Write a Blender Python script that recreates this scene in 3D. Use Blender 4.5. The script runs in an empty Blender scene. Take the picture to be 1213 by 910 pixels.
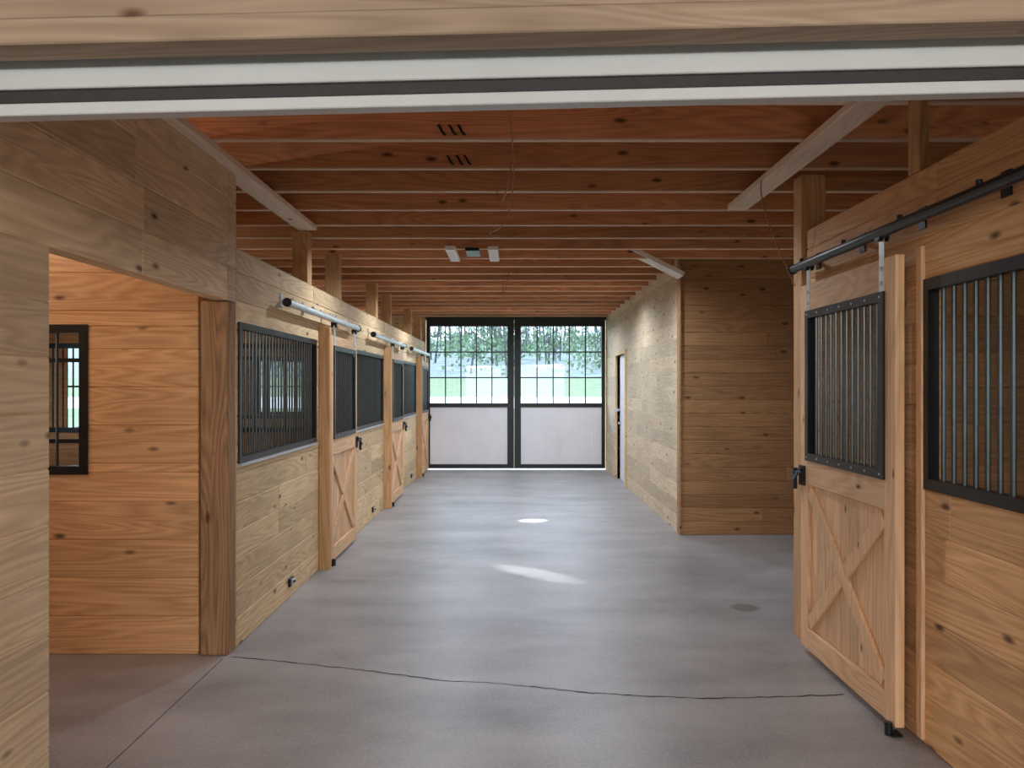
import bpy, math, random
from mathutils import Vector, Matrix
random.seed(7)
S=bpy.context.scene
# ------------------------------------------------ materials
def newmat(name):
    m=bpy.data.materials.new(name); m.use_nodes=True
    nt=m.node_tree; b=nt.nodes['Principled BSDF']; return m,nt,b
def L(nt,a,b): nt.links.new(a,b)
def nd(nt,t,**k):
    n=nt.nodes.new(t)
    for a,v in k.items(): setattr(n,a,v)
    return n
def wood(name,c1,c2,axis,rough=.6,var=.15,knot=.085,knotcol=(.09,.035,.015),spec=.3):
    m,nt,b=newmat(name)
    tc=nd(nt,'ShaderNodeTexCoord'); g=nd(nt,'ShaderNodeNewGeometry')
    mu=nd(nt,'ShaderNodeVectorMath',operation='SCALE'); mu.inputs[0].default_value=(13.1,17.7,29.3)
    L(nt,g.outputs['Random Per Island'],mu.inputs['Scale'])
    ad=nd(nt,'ShaderNodeVectorMath',operation='ADD'); L(nt,tc.outputs['Object'],ad.inputs[0]); L(nt,mu.outputs[0],ad.inputs[1])
    ai='XYZ'.index(axis)
    def mp(al,ac):
        n=nd(nt,'ShaderNodeMapping'); s=[ac]*3; s[ai]=al; n.inputs['Scale'].default_value=s
        L(nt,ad.outputs[0],n.inputs['Vector']); return n
    m1=mp(.5,6); n1=nd(nt,'ShaderNodeTexNoise'); n1.inputs['Scale'].default_value=1; n1.inputs['Detail'].default_value=1.5; n1.inputs['Distortion'].default_value=.3
    L(nt,m1.outputs[0],n1.inputs['Vector'])
    k=nd(nt,'ShaderNodeMath',operation='MULTIPLY'); k.inputs[1].default_value=17; L(nt,n1.outputs['Fac'],k.inputs[0])
    fr=nd(nt,'ShaderNodeMath',operation='PINGPONG'); fr.inputs[1].default_value=.5; L(nt,k.outputs[0],fr.inputs[0])
    m2=mp(2.0,70); n2=nd(nt,'ShaderNodeTexNoise'); n2.inputs['Scale'].default_value=1; n2.inputs['Detail'].default_value=3
    L(nt,m2.outputs[0],n2.inputs['Vector'])
    s1=nd(nt,'ShaderNodeMath',operation='MULTIPLY'); s1.inputs[1].default_value=.9; L(nt,fr.outputs[0],s1.inputs[0])
    s2=nd(nt,'ShaderNodeMath',operation='MULTIPLY_ADD'); s2.inputs[1].default_value=.75; L(nt,n2.outputs['Fac'],s2.inputs[0]); L(nt,s1.outputs[0],s2.inputs[2])
    rp=nd(nt,'ShaderNodeValToRGB'); e=rp.color_ramp.elements
    e[0].position=.2; e[0].color=(*c1,1); e[1].position=.95; e[1].color=(*c2,1); L(nt,s2.outputs[0],rp.inputs[0])
    n3=nd(nt,'ShaderNodeTexNoise'); n3.inputs['Scale'].default_value=1.3; n3.inputs['Detail'].default_value=3; L(nt,ad.outputs[0],n3.inputs['Vector'])
    m4=mp(2.8,6.5); v=nd(nt,'ShaderNodeTexVoronoi'); v.inputs['Scale'].default_value=1; L(nt,m4.outputs[0],v.inputs['Vector'])
    kr=nd(nt,'ShaderNodeMapRange'); kr.inputs[1].default_value=knot*.6; kr.inputs[2].default_value=knot*1.7; kr.inputs[3].default_value=.92; kr.inputs[4].default_value=0
    L(nt,v.outputs['Distance'],kr.inputs[0])
    mx=nd(nt,'ShaderNodeMix',data_type='RGBA'); L(nt,kr.outputs[0],mx.inputs['Factor']); L(nt,rp.outputs[0],mx.inputs['A']); mx.inputs['B'].default_value=(*knotcol,1)
    hs=nd(nt,'ShaderNodeHueSaturation'); L(nt,mx.outputs['Result'],hs.inputs['Color'])
    vr=nd(nt,'ShaderNodeMapRange'); vr.inputs[3].default_value=1-var; vr.inputs[4].default_value=1+var; L(nt,g.outputs['Random Per Island'],vr.inputs[0])
    vv=nd(nt,'ShaderNodeMath',operation='MULTIPLY'); nr=nd(nt,'ShaderNodeMapRange'); nr.inputs[1].default_value=.3; nr.inputs[2].default_value=.7; nr.inputs[3].default_value=.88; nr.inputs[4].default_value=1.1
    L(nt,n3.outputs['Fac'],nr.inputs[0]); L(nt,vr.outputs[0],vv.inputs[0]); L(nt,nr.outputs[0],vv.inputs[1]); L(nt,vv.outputs[0],hs.inputs['Value'])
    L(nt,hs.outputs[0],b.inputs['Base Color'])
    bp=nd(nt,'ShaderNodeBump'); bp.inputs['Strength'].default_value=.25; bp.inputs['Distance'].default_value=.003; L(nt,n2.outputs['Fac'],bp.inputs['Height']); L(nt,bp.outputs[0],b.inputs['Normal'])
    b.inputs['Roughness'].default_value=rough; b.inputs['Specular IOR Level'].default_value=spec
    return m
def plain(name,col,rough=.5,metal=0,nscale=20,namt=.15,spec=.5):
    m,nt,b=newmat(name)
    tc=nd(nt,'ShaderNodeTexCoord'); n=nd(nt,'ShaderNodeTexNoise'); n.inputs['Scale'].default_value=nscale; n.inputs['Detail'].default_value=4; L(nt,tc.outputs['Object'],n.inputs['Vector'])
    rp=nd(nt,'ShaderNodeValToRGB'); e=rp.color_ramp.elements
    e[0].position=.3; e[0].color=(*[c*(1-namt) for c in col],1); e[1].position=.7; e[1].color=(*[min(1,c*(1+namt)) for c in col],1)
    L(nt,n.outputs['Fac'],rp.inputs[0]); L(nt,rp.outputs[0],b.inputs['Base Color'])
    b.inputs['Roughness'].default_value=rough; b.inputs['Metallic'].default_value=metal; b.inputs['Specular IOR Level'].default_value=spec
    return m
PALE=((.76,.57,.35),(.52,.35,.18)); ORG=((.80,.50,.25),(.54,.28,.12))
paleY=wood('pine_pale_y',*PALE,'Y'); paleX=wood('pine_pale_x',*PALE,'X')
nearY=wood('pine_near_y',(.86,.68,.46),(.60,.43,.26),'Y')
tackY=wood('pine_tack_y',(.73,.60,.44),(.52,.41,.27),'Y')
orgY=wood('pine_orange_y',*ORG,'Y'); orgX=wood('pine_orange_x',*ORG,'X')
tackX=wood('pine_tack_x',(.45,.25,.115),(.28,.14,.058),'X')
doorZ=wood('door_pine_z',(.80,.52,.31),(.58,.34,.18),'Z',var=.08,knot=.06)
doorY=wood('door_pine_y',(.80,.52,.31),(.58,.34,.18),'Y',var=.08,knot=.06)
joistX=wood('joist_x',(.78,.38,.19),(.50,.22,.10),'X',var=.26)
litEdgeX=wood('joist_lit_edge_x',(.85,.68,.52),(.7,.5,.36),'X',var=.22,knot=.02)  # paler joist undersides: floor bounce light put into the wood colour
beamY=wood('beam_y',(.80,.68,.56),(.66,.52,.41),'Y')
braceX=wood('brace_x',(.85,.80,.74),(.75,.68,.60),'X',knot=.03)
postZ=wood('post_z',(.60,.36,.18),(.40,.21,.09),'Z')
jambZ=wood('jamb_z',(.42,.25,.13),(.19,.10,.048),'Z',rough=.8)
headX=wood('header_x',(.40,.31,.23),(.27,.20,.14),'X',var=.12)
loftX=wood('loft_x',(.55,.28,.14),(.38,.18,.08),'X')
black=plain('black_steel',(.012,.014,.016),.35,.3)
barm=plain('bar_steel',(.06,.07,.07),.28,.5)
galv=plain('galvanised_steel',(.62,.66,.68),.35,.7)
white=plain('white_vinyl',(.54,.58,.60),.4,0,6,.03)
rubber=plain('rubber_seal',(.02,.02,.023),.6)
panelw=plain('white_panel',(.84,.84,.88),.5,0,3,.03)
cable=plain('cable_orange',(.32,.13,.05),.5)
bluec=plain('cable_white',(.6,.65,.75),.5)
crackm=plain('crack_dirt',(.03,.025,.02),.9)
grass=plain('grass',(.21,.27,.15),.9,0,1.5,.2)
gravel=plain('gravel',(.6,.6,.58),.9,0,4,.1)
litter=plain('leaf_litter',(.25,.29,.28),.9,0,.8,.35)
bark=plain('bark',(.085,.09,.09),.9,0,5,.4)
leafm=plain('foliage',(.15,.23,.13),.9,0,.6,.4)
conc,nt,b=newmat('concrete')
tc=nd(nt,'ShaderNodeTexCoord')
n1=nd(nt,'ShaderNodeTexNoise'); n1.inputs['Scale'].default_value=1.1; n1.inputs['Detail'].default_value=8; n1.inputs['Roughness'].default_value=.65; L(nt,tc.outputs['Object'],n1.inputs['Vector'])
mpp=nd(nt,'ShaderNodeMapping'); mpp.inputs['Scale'].default_value=(.9,2.2,1); L(nt,tc.outputs['Object'],mpp.inputs['Vector'])
n2=nd(nt,'ShaderNodeTexNoise'); n2.inputs['Scale'].default_value=1; n2.inputs['Detail'].default_value=6; L(nt,mpp.outputs[0],n2.inputs['Vector'])
n4=nd(nt,'ShaderNodeTexNoise'); n4.inputs['Scale'].default_value=60; n4.inputs['Detail'].default_value=4; L(nt,tc.outputs['Object'],n4.inputs['Vector'])
a=nd(nt,'ShaderNodeMath',operation='ADD'); L(nt,n1.outputs['Fac'],a.inputs[0]); L(nt,n2.outputs['Fac'],a.inputs[1])
a2=nd(nt,'ShaderNodeMath',operation='MULTIPLY_ADD'); a2.inputs[1].default_value=.6; L(nt,n4.outputs['Fac'],a2.inputs[0]); L(nt,a.outputs[0],a2.inputs[2])
rp=nd(nt,'ShaderNodeValToRGB'); e=rp.color_ramp.elements; e[0].position=.0; e[0].color=(.22,.205,.20,1); e[1].position=1; e[1].color=(.41,.395,.39,1)
mr=nd(nt,'ShaderNodeMapRange'); mr.inputs[1].default_value=.98; mr.inputs[2].default_value=1.6; L(nt,a2.outputs[0],mr.inputs[0]); L(nt,mr.outputs[0],rp.inputs[0])
sb=nd(nt,'ShaderNodeVectorMath',operation='DISTANCE'); sb.inputs[1].default_value=(1.73,5.67,0); L(nt,tc.outputs['Object'],sb.inputs[0])
sr=nd(nt,'ShaderNodeMapRange'); sr.inputs[1].default_value=.08; sr.inputs[2].default_value=.12; sr.inputs[3].default_value=.6; sr.inputs[4].default_value=0; L(nt,sb.outputs['Value'],sr.inputs[0])
mx=nd(nt,'ShaderNodeMix',data_type='RGBA'); L(nt,sr.outputs[0],mx.inputs['Factor']); L(nt,rp.outputs[0],mx.inputs['A']); mx.inputs['B'].default_value=(.1,.08,.07,1)
L(nt,mx.outputs['Result'],b.inputs['Base Color']); b.inputs['Roughness'].default_value=.42; b.inputs['Specular IOR Level'].default_value=.6
bp=nd(nt,'ShaderNodeBump'); bp.inputs['Strength'].default_value=.15; bp.inputs['Distance'].default_value=.004; L(nt,n4.outputs['Fac'],bp.inputs['Height']); L(nt,bp.outputs[0],b.inputs['Normal'])
glass=bpy.data.materials.new('window_glass'); glass.use_nodes=True; nt=glass.node_tree; nt.nodes.clear()
o=nd(nt,'ShaderNodeOutputMaterial'); t=nd(nt,'ShaderNodeBsdfTransparent'); t.inputs[0].default_value=(.86,.93,.97,1); gl=nd(nt,'ShaderNodeBsdfGlossy'); gl.inputs['Roughness'].default_value=.02
ms=nd(nt,'ShaderNodeMixShader'); ms.inputs[0].default_value=.05; L(nt,t.outputs[0],ms.inputs[1]); L(nt,gl.outputs[0],ms.inputs[2]); L(nt,ms.outputs[0],o.inputs[0])
# ------------------------------------------------ mesh builder
class MB:
    def __init__(s): s.v=[];s.f=[];s.mi=[];s.m=[]
    def mid(s,m):
        if m not in s.m: s.m.append(m)
        return s.m.index(m)
    def raw(s,vs,fs,m):
        o=len(s.v); s.v+= [tuple(v) for v in vs]; i=s.mid(m)
        for f in fs: s.f.append([o+k for k in f]); s.mi.append(i)
    def box(s,x0,x1,y0,y1,z0,z1,m):
        if x0>x1:x0,x1=x1,x0
        if y0>y1:y0,y1=y1,y0
        vs=[(x0,y0,z0),(x1,y0,z0),(x1,y1,z0),(x0,y1,z0),(x0,y0,z1),(x1,y0,z1),(x1,y1,z1),(x0,y1,z1)]
        s.raw(vs,[(3,2,1,0),(4,5,6,7),(0,1,5,4),(1,2,6,5),(2,3,7,6),(3,0,4,7)],m)
    def bar(s,p,q,w,t,up,m):
        p=Vector(p);q=Vector(q);d=(q-p).normalized();up=Vector(up);sd=d.cross(up).normalized();u=sd.cross(d).normalized()
        vs=[]
        for c in (p,q):
            for a,bb in((-1,-1),(1,-1),(1,1),(-1,1)): vs.append(c+sd*a*w/2+u*bb*t/2)
        s.raw(vs,[(0,1,2,3),(7,6,5,4),(0,4,5,1),(1,5,6,2),(2,6,7,3),(3,7,4,0)],m)
    def cyl(s,p,q,r,m,n=10,r2=None,cap=True):
        p=Vector(p);q=Vector(q);d=(q-p).normalized();a=Vector((0,0,1)) if abs(d.z)<.9 else Vector((1,0,0))
        u=d.cross(a).normalized();w=d.cross(u); r2=r if r2 is None else r2
        vs=[];fs=[]
        for c,rr in((p,r),(q,r2)):
            for i in range(n):
                t=2*math.pi*i/n; vs.append(c+(u*math.cos(t)+w*math.sin(t))*rr)
        for i in range(n): fs.append((i,(i+1)%n,n+(i+1)%n,n+i))
        if cap: fs+= [tuple(range(n))[::-1],tuple(range(n,2*n))]
        s.raw(vs,fs,m)
    def obj(s,name,bevel=0,parent=None,smooth=False):
        me=bpy.data.meshes.new(name); me.from_pydata(s.v,[],s.f)
        for m in s.m: me.materials.append(m)
        me.polygons.foreach_set('material_index',s.mi)
        if smooth: me.polygons.foreach_set('use_smooth',[True]*len(s.f))
        me.update()
        ob=bpy.data.objects.new(name,me); S.collection.objects.link(ob)
        if bevel:
            b=ob.modifiers.new('bevel','BEVEL'); b.width=bevel; b.segments=1; b.limit_method='ANGLE'; b.use_clamp_overlap=True
        if parent: ob.parent=parent
        return ob
def empty(name):
    e=bpy.data.objects.new(name,None); S.collection.objects.link(e); return e
def planks(mb,ax,fixed0,fixed1,u0,u1,z0,z1,mat,openings=(),h=.183,zoff=0,maxlen=3.7):
    k=math.floor((z0-zoff)/h); z=zoff+k*h
    while z<z1-1e-4:
        a=max(z,z0);b=min(z+h,z1); z+=h
        if b-a<.004: continue
        cuts=sorted({a,b,*[v for o in openings for v in(o[2],o[3]) if a<v<b]})
        joint=u0+random.uniform(.8,maxlen)
        js=[]
        while joint<u1-.5: js.append(joint); joint+=maxlen
        for c0,c1 in zip(cuts[:-1],cuts[1:]):
            if c1-c0<.003: continue
            mz=(c0+c1)/2
            segs=[(u0,u1)]
            for o in openings:
                if o[2]<mz<o[3]:
                    ns=[]
                    for s0,s1 in segs:
                        if o[1]<=s0 or o[0]>=s1: ns.append((s0,s1)); continue
                        if o[0]>s0: ns.append((s0,o[0]))
                        if o[1]<s1: ns.append((o[1],s1))
                    segs=ns
            for s0,s1 in segs:
                pts=[s0]+[j for j in js if s0+.2<j<s1-.2]+[s1]
                for p,q in zip(pts[:-1],pts[1:]):
                    if ax=='Y': mb.box(fixed0,fixed1,p,q,c0,c1,mat)
                    else: mb.box(p,q,fixed0,fixed1,c0,c1,mat)
# ------------------------------------------------ dimensions
XL=-1.75; XR=1.90; XT=1.86; T=.10; ZC=3.03; ZL=3.27; YB=15.1; XO=5.4; BV=.006
mb=MB(); mb.box(-XO-.2,XO+.2,-6,YB+.25,-.15,0,conc); mb.obj('floor')
pts=[(272,778),(330,783),(400,791),(455,797),(520,806),(580,809),(640,815),(700,821),(760,825),(850,828),(930,825),(1010,823)]
cp=[]
for i in range(len(pts)-1):
    for k in range(8):
        t=k/8; x=pts[i][0]*(1-t)+pts[i+1][0]*t; y=pts[i][1]*(1-t)+pts[i+1][1]*t
        D=1485/(y-458); cp.append(((x-608)/900*D,D+random.uniform(-.008,.008)))
vs=[];fs=[]
for x,y in cp:
    w=random.uniform(.002,.007); vs+=[(x,y-w,.0012),(x,y+w,.0012)]
for i in range(len(cp)-1): fs.append((2*i,2*i+2,2*i+3,2*i+1))
mb=MB(); mb.raw(vs,fs,crackm)
mb.box(-1.762,-1.758,2.9,4.6,0,.001,crackm)
mb.obj('floor_crack')
# ------------------------------------------------ walls
g1=[(4.84,6.72),(8.3,10.17),(11.75,13.6)]; dl=[(6.98,8.14),(10.43,11.6),(13.88,15.03)]
ops=[(a,b,1.17,2.05) for a,b in g1]+[(a+.05,b-.05,-.1,2.0) for a,b in dl]
mb=MB(); planks(mb,'Y',XL-T,XL,4.8,YB,0,2.53,paleY,ops)
mb.obj('wall_left',BV)
mb=MB(); planks(mb,'Y',XL-T,XL,2.15,4.66,2.18,3.02,nearY,h=.21,zoff=.08); planks(mb,'Y',XL-T,XL,2.15,2.87,0,2.18,nearY,h=.21,zoff=.08)
planks(mb,'Y',XL-T,XL,4.66,4.8,2.18,3.02,nearY,h=.21,zoff=.08)
mb.obj('wall_left_near',BV)
mb=MB(); planks(mb,'X',4.68,4.78,-XO,XL-.17-.02,0,3.02,orgX,[(-3.75,-2.63,1.12,2.02)],h=.235); mb.obj('wall_stall_end',BV)
mb=MB(); planks(mb,'X',2.77,2.87,-XO,XL-T,0,3.02,orgX,h=.235); mb.obj('wall_stall_near',BV)
PX0,PX1,PZ0,PZ1=-5.1,-2.2,1.17,2.1
for y in (8.2,11.66):
    mb=MB(); planks(mb,'X',y-.04,y+.04,-XO,XL-T,0,2.5,orgX,[(PX0,PX1,PZ0,PZ1)],h=.235); mb.obj('wall_partition',BV)
wl=[(6,7.2),(9.2,10.8),(12.8,14.0)]
mb=MB(); planks(mb,'Y',-XO-.1,-XO,-6,YB,0,3.3,orgY,[(a,b,1.1,2.2) for a,b in wl]+[(3.2,4.3,1.1,2.2)],h=.235); mb.obj('wall_outer_left',BV)
mb=MB(); planks(mb,'Y',XO,XO+.1,-6,YB,0,3.3,orgY,[(2.6,3.2,1.3,2.0)],h=.235); mb.obj('wall_outer_right',BV)
wi=1
def stall_window(ax,f,u0,u1,z0,z1):
    global wi
    mb=MB(); w=.05
    def bx(a0,a1,b0,b1,t,m):
        if ax=='Y': mb.box(f-t,f+t,a0,a1,b0,b1,m)
        else: mb.box(a0,a1,f-t,f+t,b0,b1,m)
    bx(u0,u1,z0,z0+w,.03,black);bx(u0,u1,z1-w,z1,.03,black);bx(u0,u0+w,z0+w,z1-w,.03,black);bx(u1-w,u1,z0+w,z1-w,.03,black)
    bx(u0+w,u1-w,(z0+z1)/2-.012,(z0+z1)/2+.012,.02,black)
    n=max(2,round((u1-u0)/.4))
    for k in range(1,n): uu=u0+(u1-u0)*k/n; bx(uu-.01,uu+.01,z0+w,z1-w,.015,black)
    bx(u0+w,u1-w,z0+w,z1-w,.003,glass)
    mb.obj('window_%d'%wi); wi+=1
for a,b_ in wl+[(3.2,4.3)]: stall_window('Y',-XO-.05,a,b_,1.1,2.2)
stall_window('Y',XO+.05,2.6,3.2,1.3,2.0)
stall_window('X',YB+.06,-5.1,-2.2,1.1,2.2)
WR=(.9,3.5,1.19,2.13)
mb=MB(); planks(mb,'Y',XR,XR+T,2.15,4.93,0,2.66,orgY,[WR,(3.70,4.66,-.1,2.22)],h=.195); mb.obj('wall_right',BV)
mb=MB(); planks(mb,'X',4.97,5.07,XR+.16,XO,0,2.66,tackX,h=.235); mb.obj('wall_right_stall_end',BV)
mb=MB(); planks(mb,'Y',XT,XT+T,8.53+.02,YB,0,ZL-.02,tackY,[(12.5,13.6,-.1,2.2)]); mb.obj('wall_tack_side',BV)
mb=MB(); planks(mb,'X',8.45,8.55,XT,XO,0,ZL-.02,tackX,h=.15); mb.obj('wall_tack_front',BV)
mb=MB(); mb.box(XT-.015,XT+.005,8.43,8.56,0,3.2,tackX)
mb.obj('trim_1',.003)
mb=MB(); planks(mb,'X',YB,YB+.12,-XO,XO,0,3.3,paleX,[(-1.74,1.84,-.1,2.99),(-5.1,-2.2,1.1,2.2)]); mb.obj('wall_back',BV)
mb=MB(); planks(mb,'X',2.0,2.12,-XO,XO,0,3.3,headX,[(-2.6,2.6,-.1,3.1)]); mb.obj('wall_front',BV)
mb=MB(); planks(mb,'X',-6.1,-6.0,-XO,XO,0,3.3,orgX,[(-2.6,2.6,-.1,2.8)],h=.235); mb.obj('wall_entry',BV)
# posts
mb=MB(); mb.box(XL-.17,XL+.0,4.66,4.79,0,2.175,jambZ); mb.obj('corner_post',.006)
for y in (6.55,7.7,9.8,10.9,13.1,14.5):
    mb=MB(); mb.box(XL-.14,XL-.005,y-.07,y+.07,2.532,ZC-.05,postZ); mb.obj('loft_post',.005)
mb=MB(); mb.box(XR-.03,XR+.13,4.93,5.07,0,ZC-.002,postZ); mb.obj('support_post',.005)
mb=MB(); mb.box(XR+.0,XR+.05,3.56,3.66,2.662,ZC-.002,postZ); mb.obj('loft_post',.005)
for a in (6.85,10.3,13.75):
    mb=MB(); mb.box(XL+.001,XL+.10,a-.02,a+.05,0,2.19,postZ); mb.obj('door_stop_post',.004)
mb=MB(); mb.box(XR-.02,XR,3.50,3.55,.02,2.3,doorZ); mb.obj('trim_2',.004)
mb=MB(); w=.06
mb.box(XT-.03,XT+T,12.5-w,12.5,0,2.26,paleY);mb.box(XT-.03,XT+T,13.6,13.6+w,0,2.26,paleY);mb.box(XT-.03,XT+T,12.5,13.6,2.2,2.26,paleY)
mb.box(XT+.05,XT+.09,12.5,13.6,0,2.2,panelw); mb.cyl((XT-.0,13.45,1.0),(XT+.05,13.45,1.0),.025,galv)
mb.obj('door_1',.003)
# ------------------------------------------------ grilles
def grille(mb,ax,f,n,u0,u1,z0,z1,fw=.04,sp=.1,out=.012,br=.009,lip=True):
    def bx(a0,a1,b0,b1,d0,d1,m=black):
        lo,hi=sorted((f+n*d0,f+n*d1))
        if ax=='Y': mb.box(lo,hi,a0,a1,b0,b1,m)
        else: mb.box(a0,a1,lo,hi,b0,b1,m)
    bx(u0-.012,u1+.012,z0-.012,z0+fw,-.04,out);bx(u0-.012,u1+.012,z1-fw,z1+.012,-.04,out)
    bx(u0-.012,u0+fw,z0+fw,z1-fw,-.04,out);bx(u1-fw,u1+.012,z0+fw,z1-fw,-.04,out)
    if lip: bx(u0-.02,u1+.02,z0-.03,z0-.012,-.0,out+.012,galv)
    n_=max(2,round((u1-u0-2*fw)/sp))
    for i in range(1,n_):
        u=u0+fw+(u1-u0-2*fw)*i/n_
        p=(f-n*.015,u) if ax=='Y' else (u,f-n*.015)
        mb.cyl((*p,z0+fw-.005),(*p,z1-fw+.005),br,barm,8,cap=False)
for a,b_ in g1:
    mb=MB(); grille(mb,'Y',XL,1,a,b_,1.17,2.05,fw=.03,sp=.07,br=.009); mb.obj('stall_window_grille')
mb=MB(); grille(mb,'Y',XR,-1,2.16,3.5,1.19,2.13,sp=.08,lip=False,br=.011); mb.obj('stall_window_grille')
mb=MB(); grille(mb,'X',4.68,-1,-3.75,-2.63,1.12,2.02,sp=.14,lip=False)
mb.box(-3.7,-2.67,4.69,4.705,1.30,1.325,black); mb.box(-3.7,-2.67,4.69,4.705,1.80,1.825,black); mb.obj('stall_window_grille')
for y in (8.2,11.66):
    mb=MB(); grille(mb,'X',y-.04,-1,PX0,PX1,PZ0,PZ1,sp=.11,lip=False); mb.obj('partition_grille')
# ------------------------------------------------ stall doors
def stall_door(xf,n,y0,y1,z0,z1,gz0,gz1,latch_y):
    e=empty('stall_door'); th=.045
    fr=MB(); sw=.11
    B=lambda mb,a,b_,c,d,p=0,q=th,m=doorY: mb.box(xf-n*q,xf-n*p,a,b_,c,d,m)
    B(fr,y0,y0+sw,z0,z1,m=doorZ);B(fr,y1-sw,y1,z0,z1,m=doorZ)
    B(fr,y0+sw,y1-sw,z0,z0+.13);B(fr,y0+sw,y1-sw,gz0-.16,gz0);B(fr,y0+sw,y1-sw,gz1,z1)
    fr.obj('frame',.003,e)
    pn=MB(); k=9
    for i in range(k):
        a=y0+sw+(y1-y0-2*sw)*i/k; b_=y0+sw+(y1-y0-2*sw)*(i+1)/k
        B(pn,a,b_,z0+.13,gz0-.16,.022,.04,doorZ)
    pn.obj('panel_boards',.006,e)
    cr=MB(); za=z0+.13;zb=gz0-.16; ya=y0+sw;yb=y1-sw
    hh=.04
    cr.bar((xf-n*.012,ya+.02,za+hh),(xf-n*.012,yb-.02,zb-hh),.085,.02,(n,0,0),doorZ)
    c=Vector((xf-n*.0122,(ya+yb)/2,(za+zb)/2)); 
    for p in ((ya+.02,zb-hh),(yb-.02,za+hh)):
        P=Vector((xf-n*.0122,*p)); d=(P-c).normalized(); cr.bar(c+d*.05,P,.085,.02,(n,0,0),doorZ)
    cr.obj('cross_brace',.003,e)
    gr=MB(); grille(gr,'Y',xf,n,y0+sw,y1-sw,gz0,gz1,fw=.035,sp=.068,lip=False,br=.010)
    for i in range(7):
        yy=y0+sw+.02+(y1-y0-2*sw-.04)*i/6
        for zz in(gz0+.012,gz1-.012): gr.cyl((xf+n*.01,yy,zz),(xf+n*.016,yy,zz),.006,galv,6)
    gr.obj('grille',0,e)
    hw=MB()
    for yy in(y0+.13,y1-.13):
        hw.box(xf-.003,xf+.003+n*.003,yy-.025,yy+.025,z1-.16,z1+.1,galv)
        hw.cyl((xf-.025,yy,z1+.11),(xf+.025,yy,z1+.11),.028,black,12)
        hw.cyl((xf,yy,z1-.05),(xf+n*.012,yy,z1-.05),.009,galv,6);hw.cyl((xf,yy,z1-.12),(xf+n*.012,yy,z1-.12),.009,galv,6)
    hw.box(xf,xf+n*.012,latch_y-.05,latch_y+.03,gz0-.17,gz0-.05,black)
    hw.cyl((xf+n*.03,latch_y-.06,gz0-.09),(xf+n*.03,latch_y+.07,gz0-.09),.011,black,8)
    hw.cyl((xf+n*.01,latch_y,gz0-.06),(xf+n*.06,latch_y,gz0-.14),.012,black,8)
    hw.box(xf+n*.02,xf+n*.045,latch_y+.03,latch_y+.055,gz0-.2,gz0-.07,black)
    hw.box(xf-.02,xf+.03,y0-.01,y0+.05,.0,.012,black); hw.cyl((xf+n*.022,y0+.02,.0),(xf+n*.022,y0+.02,.06),.018,black,10)
    hw.obj('hardware',0,e)
    return e
for i,(a,b_) in enumerate(dl): stall_door(XL+.075,1,a,b_,.03,2.12,1.17,2.02,b_-.02)
stall_door(1.80,-1,3.58,4.76,.04,2.275,1.21,2.10,4.73)
def track(x,xw,n,y0,y1,z,m,brz):
    mb=MB(); mb.cyl((x,y0,z),(x,y1,z),.027,m,14)
    y=y0+.12
    while y<y1:
        mb.box(min(x,xw),max(x,xw),y-.02,y+.02,z+.02,z+.032,brz); mb.box(xw+n*.0,xw+n*.008,y-.03,y+.03,z-.02,z+.08,brz); mb.cyl((x,y,z+.01),(x,y,z+.045),.012,brz,8)
        y+=.6
    mb.cyl((x,y0-.012,z),(x,y0,z),.034,black,14);mb.cyl((x,y1,z),(x,y1+.012,z),.034,black,14)
    mb.obj('sliding_door_track',smooth=False)
for a,b_ in((5.6,8.15),(9.05,11.62),(12.45,15.0)): track(XL+.085,XL,1,a,b_,2.27,galv,galv)
track(1.79,XR,-1,2.2,4.86,2.40,black,black)
for y in(5.95,9.45,13.0):
    mb=MB(); mb.box(XL,XL+.02,y-.05,y+.05,.09,.155,black); mb.box(XL+.02,XL+.03,y-.035,y+.035,.10,.145,galv); mb.cyl((XL+.03,y,.13),(XL+.04,y,.12),.014,black,8); mb.obj('outlet_box',.003)
# ------------------------------------------------ ceiling
mb=MB(); y=2.58
while y<YB-.05:
    mb.box(-XO,XO,y-.02,y+.02,ZC+.008,ZL-.005,joistX); mb.box(-XO,XO,y-.02,y+.02,ZC,ZC+.008,litEdgeX); y+=.563
mb.obj('ceiling_joists',.0)
mb=MB()
y=-6
while y<YB: 
    mb.box(-XO,XO,y,min(y+1.2,YB+.12),ZL,ZL+.03,loftX); y+=1.2
mb.obj('ceiling',.002)
mb=MB(); mb.box(-1.84,-1.68,2.2,6.5,ZC-.045,ZC-.002,beamY); mb.obj('ceiling_beam',.003)
mb=MB(); mb.box(1.62,1.77,2.2,5.75,ZC-.045,ZC-.002,beamY); mb.obj('ceiling_beam',.003)
mb=MB(); mb.bar((1.12,8.3,3.22),(1.84,8.3,2.86),.26,.045,(0.45,0,1),braceX); mb.obj('knee_brace',.003)
mb=MB(); 
for x in(-.62,-.20): mb.box(x-.05,x+.05,7.45,8.15,ZC-.04,ZC,panelw)
mb.box(-.48,-.34,7.55,7.9,ZC-.03,ZC,black); mb.obj('ceiling_light_fixture',.004)
def pipe(name,pts,r,m):
    c=bpy.data.curves.new(name,'CURVE'); c.dimensions='3D'; c.bevel_depth=r; c.bevel_resolution=2
    sp=c.splines.new('NURBS'); sp.points.add(len(pts)-1); sp.order_u=4; sp.use_endpoint_u=True
    for p,q in zip(sp.points,pts): p.co=(*q,1)
    c.materials.append(m); o=bpy.data.objects.new(name,c); S.collection.objects.link(o)
pipe('electrical_cable',[(-.03,3.7,3.1),(-.02,3.8,3.0),(.02,4.4,2.95),(-.03,5,2.72),(-.15,5.3,2.72),(-.22,6.2,2.9),(-.1,7,3.02)],.004,cable)
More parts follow.
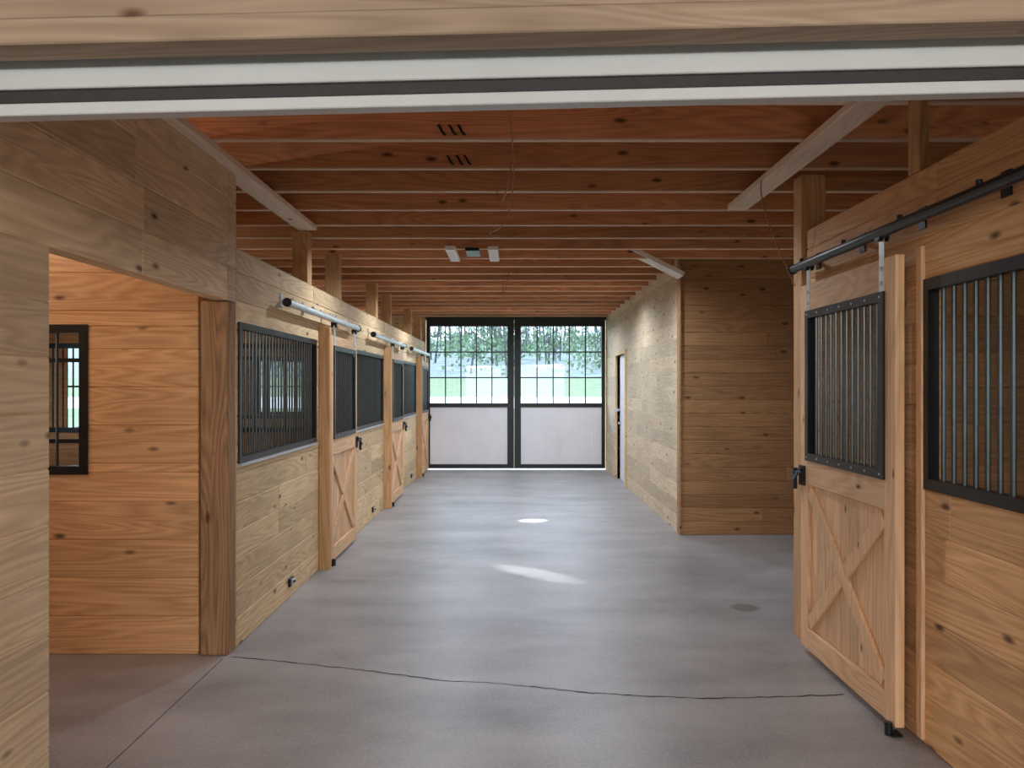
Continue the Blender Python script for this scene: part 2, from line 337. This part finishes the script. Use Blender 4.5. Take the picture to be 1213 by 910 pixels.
pipe('electrical_cable',[(-.01,4.3,3.1),(.0,4.35,2.9),(-.06,4.8,2.80),(-.1,5.2,2.9),(-.12,5.4,3.05)],.004,cable)
pipe('electrical_cable',[(-.1,8.8,3.05),(-.12,8.9,2.85),(-.14,9.0,2.6),(-.08,9.1,2.9),(-.05,9.3,3.05)],.004,cable)
pipe('electrical_cable',[(1.62,4.95,3.0),(1.60,5.0,2.9),(1.72,5.0,2.6),(1.88,5.05,2.3)],.004,cable)
for k in range(3):
    pipe('wall_cable',[(XT,13.2-k*.05,1.25),(XT-.12,13.1,1.3-k*.05),(XT-.2,13.05,1.1+.08*k),(XT-.16,13.1,.95-.05*k),(XT-.1,13.1,.85)],.006,bluec)
for y in(3.706,4.269,4.832):
    for j,x in enumerate((-.42,-.36,-.31)):
        pipe('hanging_wire_loop',[(x,y-.02,3.11),(x+.01,y-.05,3.10),(x+.02,y-.06,3.07),(x+.035,y-.045,3.05),(x+.04,y-.02,3.06)],.007,black)
# ------------------------------------------------ overhead door and header
def tiltbox(mb,y0,y1,zl0,zr0,zl1,zr1,m):
    x0,x1=-2.5,2.5
    vs=[(x0,y0,zl0),(x1,y0,zr0),(x1,y1,zr0),(x0,y1,zl0),(x0,y0,zl1),(x1,y0,zr1),(x1,y1,zr1),(x0,y1,zl1)]
    mb.raw(vs,[(3,2,1,0),(4,5,6,7),(0,1,5,4),(1,2,6,5),(2,3,7,6),(3,0,4,7)],m)
zl,zr=2.372,2.492
mb=MB()
H=lambda h0,h1,y0,y1,m: tiltbox(mb,y0,y1,zl+h0,zr+h0,zl+h1,zr+h1,m)
H(0,.034,2.10,2.15,white); H(.035,.072,2.108,2.15,rubber)
H(.073,.13,2.10,2.15,white); H(.13,.6,2.118,2.15,white)
mb.obj('garage_door',.003)
mb=MB(); H(.137,.205,1.97,2.072,headX); mb.obj('trim_3',.004)
mb=MB(); H(.206,.265,1.985,2.07,headX); H(.266,.46,1.995,2.07,headX); H(.461,.75,1.995,2.07,headX); mb.obj('door_header',.006)
# ------------------------------------------------ barn sliding doors
def barn_door(x0,x1,ws0,ws1):
    e=empty('barn_door'); y0,y1=YB-.06,YB-.005
    f=MB(); 
    f.box(x0,x0+ws0,y0,y1,.03,2.97,black); f.box(x1-ws1,x1,y0,y1,.03,2.97,black)
    f.box(x0+ws0,x1-ws1,y0,y1,2.84,2.97,black); f.box(x0+ws0,x1-ws1,y0,y1,1.24,1.32,black); f.box(x0+ws0,x1-ws1,y0,y1,.03,.11,black)
    a=x0+ws0;b_=x1-ws1
    for i in range(1,5):
        x=a+(b_-a)*i/5; f.box(x-.011,x+.011,y0+.01,y1-.01,1.32,2.84,black)
    for i in(1,2):
        z=1.32+1.52*i/3; f.box(a,b_,y0+.012,y1-.012,z-.012,z+.012,black)
    f.obj('frame',0,e)
    p=MB(); n=int((b_-a)/.075)
    for i in range(n):
        q0=a+(b_-a)*i/n;q1=a+(b_-a)*(i+1)/n; p.box(q0,q1,y0+.015,y1-.015,.11,1.24,panelw)
    p.obj('panel',.004,e)
    g=MB(); g.box(a,b_,y0+.026,y0+.030,1.32,2.84,glass); g.obj('glass',0,e)
barn_door(-1.72,.015,.07,.13); barn_door(.02,1.82,.13,.07)
mb=MB(); mb.box(-1.74,1.84,YB-.07,YB,2.97,3.02,black); mb.obj('trim_4')
# ------------------------------------------------ outdoors
def hz(y): 
    if y<20: return -.05
    if y<46: return -.05+(y-20)/26*2.2
    return 2.15+(y-46)*.088
mb=MB(); xs=[-60+6*i for i in range(21)]
for ys,m in(([YB+.25,20,25,30],grass),([30,34.5],gravel),([34.5,38,41,46],grass),([46,55,65,80,95,110,130],litter)):
    vs=[]
    for y in ys:
        for x in xs: vs.append((x,y,hz(y)+(random.uniform(-.1,.1) if y>50 else 0)))
    fs=[(j*21+i,j*21+i+1,(j+1)*21+i+1,(j+1)*21+i) for j in range(len(ys)-1) for i in range(20)]
    mb.raw(vs,fs,m)
mb.obj('grassy_hillside',smooth=True)
mb=MB(); mb.box(-60,-XO-.2,-30,YB+.25,-.2,-.05,grass); mb.box(XO+.2,60,-30,YB+.25,-.2,-.05,grass); mb.box(-XO-.2,XO+.2,-30,-6,-.2,-.05,grass); mb.obj('ground')
mb=MB()
for i in range(300):
    y=46+74*random.random()**.8; x=random.uniform(-1,1)*(8+y*.25); z=hz(y); h=random.uniform(7,14); r=random.uniform(.03,.10)
    top=Vector((x+random.uniform(-1.2,1.2),y,z+h)); base=Vector((x,y,z-.2))
    mb.cyl(base,top,r,bark,6,r*.3,cap=False)
    for k in range(12):
        t=random.uniform(.05,.95); p=base.lerp(top,t); a=random.uniform(0,6.28); l=random.uniform(.8,2.8)*(1.1-t)
        q=p+Vector((math.cos(a)*l,math.sin(a)*l,l*random.uniform(.3,.9))); mb.cyl(p,q,r*.35,bark,4,r*.1,cap=False)
        q2=q+Vector((random.uniform(-.6,.6),random.uniform(-.3,.3),random.uniform(.2,.8))); mb.cyl(p.lerp(q,.5),q2,r*.2,bark,3,.01,cap=False)
vs=[];fs=[]
for i in range(520):
    y=random.uniform(46.5,118); cx=random.uniform(-1,1)*(8+y*.25); cz=hz(y)+random.choice([random.uniform(.2,2),random.uniform(1,9)]); rr=random.uniform(.5,1.6)
    for k in range(50):
        c=Vector((cx+random.gauss(0,rr*.6),y+random.gauss(0,rr*.5),max(hz(y),cz+random.gauss(0,rr*.45))))
        s=random.uniform(.05,.13); u=Vector((random.gauss(0,1),random.gauss(0,1),random.gauss(0,1))).normalized()*s; w=u.orthogonal().normalized()*s
        o=len(vs); vs+=[c-u-w,c+u-w,c+u+w,c-u+w]; fs.append((o,o+1,o+2,o+3))
mb.raw(vs,fs,leafm); mb.obj('woodland_trees')
# ------------------------------------------------ light
w=bpy.data.worlds.new('sky'); S.world=w; w.use_nodes=True; nt=w.node_tree; bg=nt.nodes['Background']
sky=nd(nt,'ShaderNodeTexSky',sky_type='HOSEK_WILKIE'); sky.turbidity=3; sky.ground_albedo=.3
el=math.radians(50); az=math.radians(-140); sky.sun_direction=(math.cos(el)*math.sin(az),math.cos(el)*math.cos(az),math.sin(el))
mixc=nd(nt,'ShaderNodeMix',data_type='RGBA'); mixc.inputs['Factor'].default_value=.6; L(nt,sky.outputs[0],mixc.inputs['A']); mixc.inputs['B'].default_value=(.9,.97,1.08,1)
L(nt,mixc.outputs['Result'],bg.inputs[0]); bg.inputs[1].default_value=6.8
def lamp(name,t,loc,power,col=(1,1,1),**k):
    l=bpy.data.lights.new(name,t); l.energy=power; l.color=col
    for a_,v_ in k.items(): setattr(l,a_,v_)
    o=bpy.data.objects.new(name,l); o.location=loc; S.collection.objects.link(o); return o
for x,y,p in ((.9,5.9,70),(-.9,6.9,80),(.9,8.0,90),(-.9,9.4,90),(.9,10.8,90),(-.9,12.2,90),(.6,13.7,95)):
    lamp('aisle_fill','SPOT',(x,y,3.0),p,(.80,.89,1),spot_size=math.radians(165),spot_blend=.6,shadow_soft_size=0.0)  # added fill spots to brighten the aisle, no fixtures behind them
for x,y,p in((-3.4,3.8,26),(-3.4,6.5,9),(-3.4,9.9,8),(-3.4,13.3,8),(3.6,3.6,2),(3.6,6.5,3)):
    lamp('stall_fill','POINT',(x,y,2.8),p,(1,.93,.84),shadow_soft_size=0.0)  # unseen fill points added to brighten stalls and side bays
for x in (-2.2,2.2):
    o=lamp('entry_fill','AREA',(x,-3.0,2.9),115,(1,.94,.86),shape='RECTANGLE',size=2.5,size_y=1.0); o.rotation_euler=(math.radians(60),0,0)  # added area fill behind the camera, standing in for doorway daylight
def aim(o,p,xd=None,sc=(1,1)):
    z=(o.location-Vector(p)).normalized()
    x=Vector(xd) if xd else Vector((1,0,0)); x=(x-z*x.dot(z)).normalized(); y=z.cross(x)
    o.rotation_euler=Matrix((x,y,z)).transposed().to_euler(); o.scale=(sc[0],sc[1],1)
s=lamp('sun_gap_spot','SPOT',(.9,11.3,2.95),3000,(.95,.99,1),spot_size=math.radians(5.5),spot_blend=.9,shadow_soft_size=0.0); aim(s,(.24,9.35,0),(1,0,0),(1.2,.7))
s=lamp('sun_gap_spot','SPOT',(-.5,9.3,2.95),700,(.95,.99,1),spot_size=math.radians(5.5),spot_blend=1,shadow_soft_size=0.0); aim(s,(.20,6.71,0),(.66,-.54,0),(2.6,.9))
# ------------------------------------------------ camera
cd=bpy.data.cameras.new('camera'); cam=bpy.data.objects.new('camera',cd); S.collection.objects.link(cam)
cam.location=(0,0,1.65); cam.rotation_euler=(math.radians(90),0,0)
cd.sensor_width=36; cd.lens=900/1213*36; cd.shift_x=-1.5/1213; cd.shift_y=3/1213; cd.clip_end=500
S.camera=cam
S.view_settings.view_transform='Standard'
